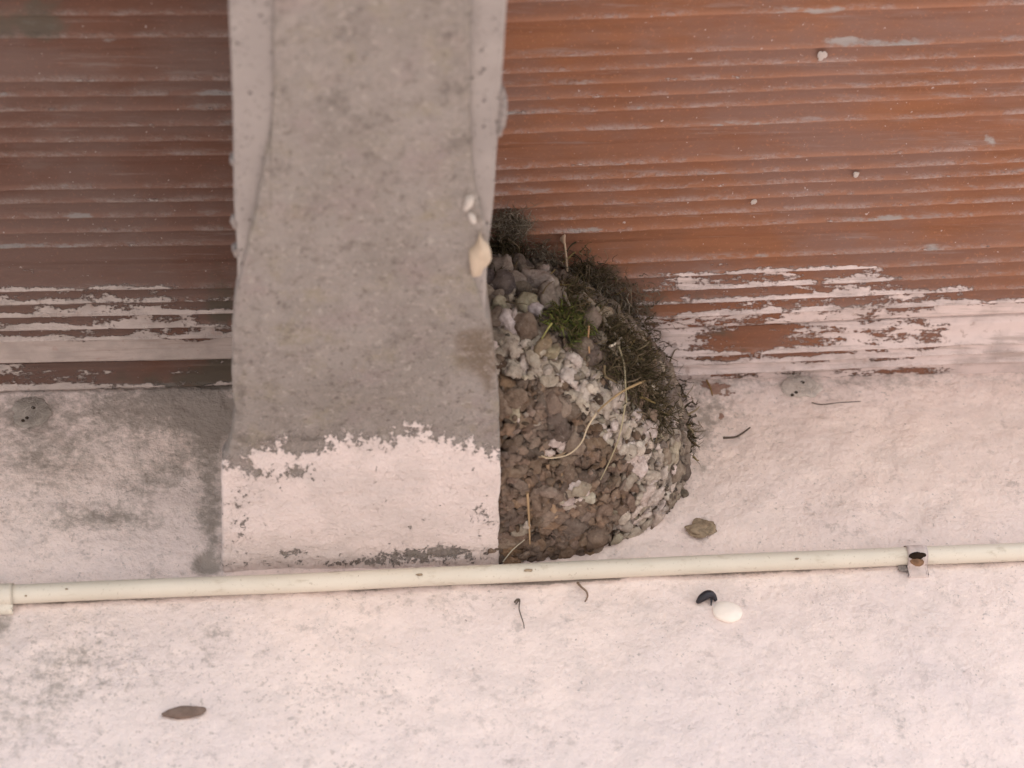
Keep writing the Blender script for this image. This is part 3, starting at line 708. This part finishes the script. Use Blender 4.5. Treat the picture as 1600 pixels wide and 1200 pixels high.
for i, (P, n, r) in enumerate(pts):
    px_, py_ = pix(P); d = zone(px_, py_)
    pb_r = 1 / (1 + math.exp((d - 29) / 2.5))
    if py_ > 660 and px_ > 1010: pb_r = max(pb_r, .30)
    pb_r = max(pb_r, .022)
    if math.hypot(px_ - 895, py_ - 770) < 26: pb_r = .75
    if math.hypot(px_ - 872, py_ - 702) < 16: pb_r = .8
    if math.hypot(px_ - 810, py_ - 645) < 14: pb_r = .7
    if math.hypot(px_ - 812, py_ - 825) < 14: pb_r = .9
    sunk = 0
    if py_ < 530: fam = GY if random.random() < .85 else PA
    elif random.random() < pb_r: fam = PA
    elif px_ > 1020: fam = GY
    else: fam = BR
    # the band between x 830-960, y 610-700 is plastered smoother
    if 820 < px_ < 960 and 600 < py_ < 700 and fam is BR: sunk = .35; r *= 1.15
    col = np.array(random.choice(fam)) * random.uniform(.85, 1.15) * np.array([random.uniform(.97, 1.03), 1, random.uniform(.95, 1.05)])
    if fam is PA and d < 30: col = col * .6 + np.array([.80, .70, .61]) * .4
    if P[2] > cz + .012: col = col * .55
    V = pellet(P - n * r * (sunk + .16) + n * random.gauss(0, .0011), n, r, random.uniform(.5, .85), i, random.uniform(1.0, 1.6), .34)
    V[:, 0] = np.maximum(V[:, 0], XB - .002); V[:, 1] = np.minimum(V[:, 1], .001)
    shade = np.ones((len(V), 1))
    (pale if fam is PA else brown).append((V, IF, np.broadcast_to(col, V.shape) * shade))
print('pellets', len(brown), len(pale))
# crumbs and grit packed between the pellets
bm = bmesh.new(); bmesh.ops.create_icosphere(bm, subdivisions=2, radius=1)
IV2 = np.array([v.co[:] for v in bm.verts]); IF2 = np.array([[v.index for v in q.verts] for q in bm.faces]); bm.free()
for i in range(2900):
    tH = random.uniform(math.radians(-1), math.radians(91)); s_ = random.uniform(-.99, .9); pH = math.asin(s_)
    P = shell(np.array(tH), np.array(pH)); n = P - NC; n /= np.linalg.norm(n)
    if P[2] > ZC - .004: continue
    px_, py_ = pix(P); d = zone(px_, py_); r = random.uniform(.0009, .0021)
    pale_ = random.random() < (.75 if d < 28 else .05)
    fam = PA if pale_ else (GY if (py_ < 530 or px_ > 1020) else BR)
    col = np.array(random.choice(fam)) * random.uniform(.45, .85) * (.6 if P[2] > cz + .012 else 1)  # crumb colours darkened to paint shade into the crevices
    ax = rng.normal(size=(3, 3)) * .45 + np.eye(3); jit = 1 + rng.normal(size=(len(IV2), 1)) * .10
    V = P + n * random.uniform(-.0022, .0022) + (IV2 * jit) @ ax * r
    V[:, 0] = np.maximum(V[:, 0], XB - .002); V[:, 1] = np.minimum(V[:, 1], .001)
    (pale if pale_ else brown).append((V, IF2, np.broadcast_to(col, V.shape)))
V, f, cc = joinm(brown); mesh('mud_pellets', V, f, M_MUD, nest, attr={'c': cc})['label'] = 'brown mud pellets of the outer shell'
V, f, cc = joinm(pale); mesh('pale_pellets', V, f, M_MUD, nest, attr={'c': cc})['label'] = 'pale dried mud pellets in a slanting band'

def surf_at(px_, py_, lift=0.0):
    """point on the shell under a place in the picture"""
    d = ray(np.array(float(px_)), np.array(float(py_))); d = d / np.linalg.norm(d)
    ts = np.linspace(1.0, 1.75, 600); Q = C + d * ts[:, None]
    best = None
    rel = Q - NC; sp = rel[:, 2]
    for q in Q:
        r_ = q - NC
        zz = r_[2] / (RZ if r_[2] < 0 else .060)
        if abs(zz) >= 1: 
            if q[2] > ZC - .003: break
            continue
        pH = math.asin(zz); rad = ((1 - abs(zz) ** 3.2) ** .42) if zz < 0 else 1 - .22 * zz * zz
        if (r_[0] / (.138 * rad)) ** 2 + (r_[1] / (.150 * rad)) ** 2 < 1 or q[1] > -.001: best = q; break
    if best is None: best = on_z(np.array(float(px_)), np.array(float(py_)), ZC - .004)
    return best - d * lift

# fibres: moss, rootlets, cobweb fluff
def fibres(name, clumps, parent, n_per, length, rad, cols, seed, bias=(0, -.3, -.6), wid=5, label=None, kind=None, lift=.002, curl=.6):
    r_ = np.random.default_rng(seed); parts = []
    for (cx, cy, sx, sy, ang, cnt) in clumps:
        for _ in range(int(cnt * n_per)):
            u, v = r_.normal() * sx * .6, r_.normal() * sy * .6
            x = cx + u * math.cos(ang) - v * math.sin(ang); y = cy + u * math.sin(ang) + v * math.cos(ang)
            P = surf_at(x, y, lift + r_.uniform(0, .006))
            d = r_.normal(size=3) * .7 + np.array(bias); d /= np.linalg.norm(d)
            L = length * r_.uniform(.4, 1.3); k = 5; pth = [P]
            for j in range(k - 1):
                d = d + r_.normal(size=3) * curl * .5; d /= np.linalg.norm(d); pth.append(pth[-1] + d * L / (k - 1))
            pth = np.array(pth); pth[:, 2] = np.minimum(pth[:, 2], ZC - .001); pth[:, 1] = np.minimum(pth[:, 1], -.001); pth[:, 0] = np.maximum(pth[:, 0], XB + .0005)
            V, f = tube(pth, np.linspace(1, .35, k) * rad * r_.choice([.5, .8, 1.0, 1.4, 2.4]), 3, False)
            c_ = np.array(cols[r_.integers(len(cols))]) * r_.uniform(.75, 1.25)
            parts.append((V, f, np.broadcast_to(c_, V.shape)))
    V, f, cc = joinm(parts); o = mesh(name, V, f, M_FIB, parent, attr={'c': cc})
    if label: o['label'] = label
    if kind: o['kind'] = kind
    return o
OL = [(.085, .066, .036), (.12, .09, .055), (.06, .05, .03), (.16, .12, .08), (.075, .062, .03)]
fibres('moss', [(885, 492, 24, 20, 0, .7), (905, 520, 14, 16, .5, .25)], nest, 620, .0075, .00035, [(.11, .13, .03), (.15, .165, .045), (.07, .085, .025), (.14, .12, .05), (.10, .08, .04)], 1, label='green moss tuft on the rim', kind='stuff')
fibres('rootlets', [(990, 560, 40, 34, 1.05, 1.6), (1025, 615, 46, 26, 1.15, 1.9), (905, 445, 24, 36, 0.4, .8), (1050, 655, 14, 14, .8, .3), (960, 520, 26, 14, .9, .4), (790, 395, 26, 22, 0, .5)], nest, 900, .010, .00032, OL, 2, label='dark matted rootlets along the rim', kind='stuff')
fibres('feather_fluff', [(940, 455, 40, 20, .6, .8), (800, 350, 26, 18, .2, .8), (990, 470, 30, 26, .6, .35), (850, 400, 30, 14, .3, .35)], nest, 520, .011, .00020, [(.20, .17, .13), (.26, .22, .17), (.15, .125, .095), (.12, .10, .07)], 3, label='dusty grey fluff between rim and ceiling', kind='stuff', curl=1.0)

fibres('dry_stems', [(985, 560, 50, 34, 1.0, .5), (1030, 620, 50, 24, 1.15, .5), (915, 460, 40, 40, .5, .4), (1068, 670, 16, 30, 0, .35), (850, 440, 50, 30, .3, .2), (960, 470, 40, 24, .6, .2)], nest, 130, .013, .0005, [(.20, .15, .085), (.28, .22, .14), (.13, .10, .06), (.09, .07, .045), (.24, .18, .08)], 9, label='loose dry stems sticking out of the rim', kind='stuff', curl=.5, wid=5)
fibres('rootlets', [(1040, 640, 34, 34, 1.0, .5), (985, 500, 40, 20, .8, .35), (940, 430, 46, 14, .35, .35), (1075, 690, 12, 26, 0, .25)], nest, 500, .008, .0003, OL, 12, label='dark crumbly rootlets blending into the wall', kind='stuff', curl=1.1)
# straws and stalks
def straw(pts_, r, col, lift=.004, name='straw', wob=0, lifts=None):
    P = np.array([surf_at(x, y, (lifts[i] if lifts else lift)) for i, (x, y) in enumerate(pts_)])
    P = smoothpath(P, 7)
    if wob: P = P + np.stack([fbm(P[:, 0] * 9, P[:, 2] * 9, .1, o=2, s=s_) for s_ in (1, 2, 3)], -1) * wob
    rr = np.linspace(1, .55, len(P)) * r
    V, f = tube(P, rr, 7, False); cc = np.broadcast_to(np.array(col), V.shape) * (1 + .2 * fbm(V[:, 0], V[:, 2] + V[:, 1], .006, o=2, s=4))[:, None]
    return mesh(name, V, f, M_FIB, nest, attr={'c': cc})
ST = (.42, .33, .20); S1 = (.52, .42, .29); S3 = (.30, .23, .13)
straw([(932, 645), (918, 668), (908, 692), (888, 710), (860, 716), (846, 712)], .0006, S1, .007)['label'] = 'pale curved straw across the brown pellets'
straw([(1036, 584), (1005, 596), (975, 610), (950, 628), (934, 643)], .0010, (.34, .24, .13), .010)
straw([(1003, 594), (1020, 620), (1038, 650), (1048, 676)], .0013, (.36, .28, .19), .009)
straw([(966, 540), (975, 570), (977, 600), (979, 630)], .0008, (.34, .29, .19), .011)
straw([(977, 632), (968, 680), (955, 715), (938, 750)], .00055, (.40, .34, .22), .008)
straw([(968, 528), (985, 552), (1002, 580)], .0016, (.30, .25, .20), .008)
straw([(953, 541), (960, 538), (968, 531)], .0009, (.62, .54, .44), .012)
straw([(920, 510), (919, 530), (921, 552)], .0008, (.40, .24, .13), .009)
straw([(862, 505), (855, 515), (846, 530)], .0007, (.30, .28, .10), .008)
straw([(824, 770), (826, 800), (828, 850)], .0009, (.38, .26, .15), .006)
straw([(786, 878), (800, 860), (820, 843)], .0004, (.5, .46, .36), .008)
straw([(1034, 590), (1030, 605), (1026, 622)], .0012, (.36, .29, .12), .007)
straw([(840, 712), (855, 714), (872, 712), (884, 706)], .0012, (.28, .20, .13), .003)
straw([(893, 800), (875, 735), (868, 720)], .0016, (.33, .23, .14), .001, name='root')
straw([(866, 806), (860, 765), (856, 724)], .0030, (.34, .235, .15), .000, name='root')
straw([(820, 806), (822, 775), (830, 745)], .0014, (.30, .21, .14), .001, name='root')
straw([(1060, 650), (1068, 668), (1060, 690)], .0006, (.09, .075, .05), .006)
straw([(1072, 640), (1078, 665)], .0005, (.08, .07, .05), .006)
straw([(905, 455), (930, 480), (950, 510), (966, 530)], .0022, (.26, .215, .17), .006, name='root')
straw([(875, 430), (880, 455), (890, 480)], .0020, (.24, .20, .16), .006, name='root')

# stalk standing up from the rim against the clay block
P0 = on_z(np.array(886.), np.array(424.), ZC - .012); P1 = on_z(np.array(884.), np.array(395.), ZC - .009); P2 = on_z(np.array(881.), np.array(372.), ZC - .004)
V, f = tube(smoothpath([P0, P1, P2], 6), np.linspace(.0009, .0007, 13), 6, False); mesh('straw', V, f, M_FIB, nest, attr={'c': np.broadcast_to(np.array([.45, .34, .24]), V.shape)})
V, f = lump(*(P2 + np.array([-.0004, 0, -.001])), .0018, .0035, .0012, 4, 3, .5); mesh('seed_head', V, f, M_FIB, nest, attr={'c': np.broadcast_to(np.array([.40, .28, .20]), V.shape)})

# clods packed between the rim, the beam and the ceiling
parts = []
clods = [(752, 462, 16, (.33, .27, .22)), (765, 470, 13, (.22, .18, .15)), (776, 478, 12, (.42, .38, .28)), (790, 425, 16, (.30, .25, .22)), (800, 440, 14, (.28, .235, .21)), (768, 440, 16, (.10, .08, .085)), (785, 447, 14, (.11, .09, .09)),
         (820, 450, 12, (.18, .15, .12)), (840, 440, 14, (.40, .34, .31)), (846, 428, 9, (.42, .36, .33)), (856, 446, 11, (.38, .32, .27)), (824, 476, 11, (.42, .38, .28)), (836, 486, 9, (.58, .51, .52)), (850, 470, 15, (.30, .255, .22)),
         (868, 462, 14, (.30, .26, .22)), (880, 475, 10, (.26, .22, .18)), (793, 504, 14, (.66, .58, .57)), (803, 500, 8, (.62, .54, .52)), (770, 500, 12, (.20, .155, .125)), (815, 512, 13, (.24, .18, .14)), (760, 452, 9, (.12, .10, .10)),
         (775, 395, 14, (.09, .075, .07)), (795, 400, 15, (.14, .115, .09)), (810, 415, 12, (.17, .14, .12)), (778, 447, 6, (.36, .30, .27)), (793, 455, 6, (.28, .24, .2)), (832, 415, 13, (.16, .13, .10)), (862, 415, 10, (.13, .11, .075)),
         (800, 545, 12, (.58, .5, .42)), (900, 470, 12, (.24, .20, .16)), (925, 510, 12, (.28, .22, .18)), (940, 530, 11, (.34, .29, .23)), (955, 550, 12, (.36, .30, .22)), (845, 545, 12, (.34, .26, .17)), (860, 550, 10, (.42, .36, .24)), (925, 555, 15, (.22, .17, .145)), (905, 545, 12, (.24, .19, .15))]
for i, (x, y, r, c_) in enumerate(clods):
    P = surf_at(x, y, .001); rr = r * .00046
    n = C - P; n = n / np.linalg.norm(n)
    V = pellet(P, n, rr, .8, i, random.uniform(1, 1.3), .36); V[:, 0] = np.maximum(V[:, 0], XB - .006 if y > 470 else XB - .02)
    V[:, 2] = np.minimum(V[:, 2], ZC + .001)
    parts.append((V, IF, np.broadcast_to(np.array(c_), V.shape)))
V, f, cc = joinm(parts); mesh('rim_clods', V, f, M_MUD, nest, attr={'c': cc})['label'] = 'grey clods and crumbs packed at the rim beside the beam'

# ------------------------------------------------------------------ small things on the wall
def on_wall_lump(name, x, y, rx, rz, th, mat, label, cat, seed, ang=0, amp=.25, sub=4):
    P = on_wall(np.array(float(x)), np.array(float(y)), .0015)
    ca, sa = math.cos(ang), math.sin(ang); fr = np.array([[ca, 0, sa], [0, 1, 0], [-sa, 0, ca]])
    V, f = lump(P[0], P[1], P[2], rx, th, rz, seed, sub, amp, fr)
    o = mesh(name, V, f, mat); return tag(o, label, cat)
M_COC = plain('silky_white', (.92, .82, .73), .6, .3, .04, 90, .0003)
on_wall_lump('cocoon', 1137, 956, .0094, .0082, .004, M_COC, 'smooth white oval cocoon stuck on the wall below the conduit', 'cocoon', 2, -.15, .06)
M_BLK = plain('blue_black', (.018, .014, .022), .45, .5, .3, 200, .0004)
P = [on_wall(np.array(float(x)), np.array(float(y)), o_) for x, y, o_ in ((1089, 942, .002), (1096, 935, .005), (1106, 929, .006), (1114, 931, .004), (1119, 939, .002))]
Ps = smoothpath(P, 6); rr = np.array([.0009, .0020, .0027, .0030, .0029, .0024, .0017, .0010]); rr = np.interp(np.linspace(0, 1, len(Ps)), np.linspace(0, 1, 8), rr)
V, f = tube(Ps, rr, 10, False); V2, f2 = tube([on_wall(np.array(1112.), np.array(933.), .004), on_wall(np.array(1111.), np.array(946.), .002)], [.0009, .0005], 6, False)
Vj, fj, _ = joinm([(V, f), (V2, f2)]); tag(mesh('feather_scrap', Vj, fj, M_BLK), 'curled blue-black scrap on the wall, upper left of the white cocoon', 'scrap')
M_BRN = plain('dull_brown', (.22, .155, .125), .9, .15, .3, 200, .0006)
on_wall_lump('bagworm_case', 287, 1113, .0135, .0040, .0026, M_BRN, 'brown spindle-shaped case lying flat on the lower left of the wall', 'insect case', 5, -(-.10), .18)
M_FLK = plain('tan_mud', (.38, .29, .20), .95, .1, .45, 260, .0015)
on_wall_lump('mud_scrap', 1095, 826, .0085, .0072, .0022, M_FLK, 'tan dried mud scrap on the wall between the nest and the conduit', 'mud scrap', 8, .3, .55)
M_WEB = plain('grey_cobweb', (.44, .39, .34), .95, .05, .35, 90, .0012)
def webball(x, y, rx, rz, label, seed, wcol=(.44, .39, .34)):
    M_WEB = plain('grey_cobweb', wcol, .95, .05, .3, 90, .0012)
    P = on_wall(np.array(float(x)), np.array(float(y)), .001)
    e = empty('cobweb', P, label, 'cobweb', 'round cobweb pads at the top of the wall')
    V, f = lump(P[0], P[1] + .0004, P[2], rx, .0016, rz, seed, 4, .3); mesh('web_pad', V, f, M_WEB, e)
    parts = []; r_ = np.random.default_rng(seed)
    for _ in range(130):
        a = r_.uniform(0, 6.28); q = r_.uniform(.3, 1.25); b = P + np.array([math.cos(a) * rx * q, -.003 * max(0, 1.1 - q) - .0008, math.sin(a) * rz * q])
        d = r_.normal(size=3) * np.array([1, .25, 1]); d[1] = -abs(d[1]); d /= np.linalg.norm(d)
        pth = [b, b + d * .003 + r_.normal(size=3) * .0006, b + d * .007 + r_.normal(size=3) * .001]
        V, f = tube(pth, .00012, 3, False); V[:, 1] = np.minimum(V[:, 1], -.0015); parts.append((V, f, np.broadcast_to(np.array(wcol) * r_.uniform(.8, 1.25), V.shape)))
    V, f, cc = joinm(parts); tag(mesh('threads', V, f, M_FIB, e, attr={'c': cc}), kind='stuff')
    parts = []
    for dx, dy in ((-8, 10), (-14, 14), (2, -6)):
        Q = on_wall(np.array(float(x + dx)), np.array(float(y + dy)), .0055); parts.append(lump(*Q, .0013, .001, .0010, dx, 2, .4))
    V, f, _ = joinm(parts); mesh('debris', V, f, M_DARK2, e)
M_DARK2 = plain('dark_debris', (.06, .045, .035), .9, .1, .4, 300, 0)
webball(50, 643, .013, .013, 'round grey cobweb pad on the wall under the brown clay, far left', 31, (.46, .41, .365))
webball(1252, 603, .014, .012, 'pale grey cobweb pad where wall meets ceiling, right of the nest', 32, (.70, .62, .56))

def wall_wire(name, pts_, r, mat, label, cat, off=.002):
    P = smoothpath([on_wall(np.array(float(x)), np.array(float(y)), off) for x, y in pts_], 6)
    V, f = tube(P, np.linspace(1, .6, len(P)) * r, 7, False); return V, f
M_TWG = plain('dark_twig', (.13, .10, .08), .9, .1, .4, 200, 0)
V, f = wall_wire('', [(806, 944), (812, 938), (811, 950), (814, 962), (818, 974), (819, 982)], .0005, M_TWG, '', ''); V2, f2 = wall_wire('', [(812, 938), (808, 937), (804, 941)], .0010, M_TWG, '', '')
Vj, fj, _ = joinm([(V, f), (V2, f2)]); tag(mesh('twig', Vj, fj, M_TWG), 'thin hooked dark stalk on the wall below the conduit', 'twig', 'bits of twig and root stuck on the wall')
M_TW2 = plain('brown_root', (.26, .18, .13), .9, .1, .4, 200, 0)
V, f = wall_wire('', [(902, 910), (908, 917), (916, 924), (918, 932), (914, 940)], .0008, M_TW2, '', ''); tag(mesh('twig', V, f, M_TW2), 'wavy brown rootlet hanging just under the conduit', 'twig', 'bits of twig and root stuck on the wall')
V, f = wall_wire('', [(1130, 684), (1148, 683), (1160, 677), (1172, 668)], .0009, M_TWG, '', ''); tag(mesh('twig', V, f, M_TWG), 'short dark curved twig on the wall right of the nest', 'twig', 'bits of twig and root stuck on the wall')
V, f = wall_wire('', [(1268, 629), (1285, 632), (1312, 629), (1345, 627)], .0004, M_TWG, '', ''); tag(mesh('twig', V, f, M_TWG), 'thin level twig below the right-hand cobweb', 'twig', 'bits of twig and root stuck on the wall')
V, f = wall_wire('', [(1104, 594), (1110, 606), (1113, 618)], .0008, M_TW2, '', ''); tag(mesh('twig', V, f, plain('ochre_stem', (.36, .22, .09), .9, .1, .3, 200, 0)), 'short ochre stem poking down beside the nest at the ceiling edge', 'twig', 'bits of twig and root stuck on the wall')

# paint flecks stuck to the right hand clay block
M_FLECK = plain('paint_fleck', (.50, .43, .39), .8, .2, .15, 200, .0003)
flk = [(1285, 87, 8, 7, 'square white paint fleck on the orange clay near the top'), (1338, 272, 6, 5, 'white paint fleck on the orange clay at mid height'), (1178, 315, 5, 5, 'small white paint fleck on the orange clay above the paint smears')]
for i, (x, y, a, b, lb) in enumerate(flk):
    P = on_z(np.array(float(x)), np.array(float(y)), ZC - .0035)
    V, f = lump(P[0], P[1], P[2], a * .00030, b * .00042, .0004, i + 60, 4, .8, np.array([[.9, .43, 0], [-.43, .9, 0], [0, 0, 1]])); tag(mesh('paint_fleck', V, f, M_FLECK), lb, 'paint fleck', 'paint flecks on the orange clay')
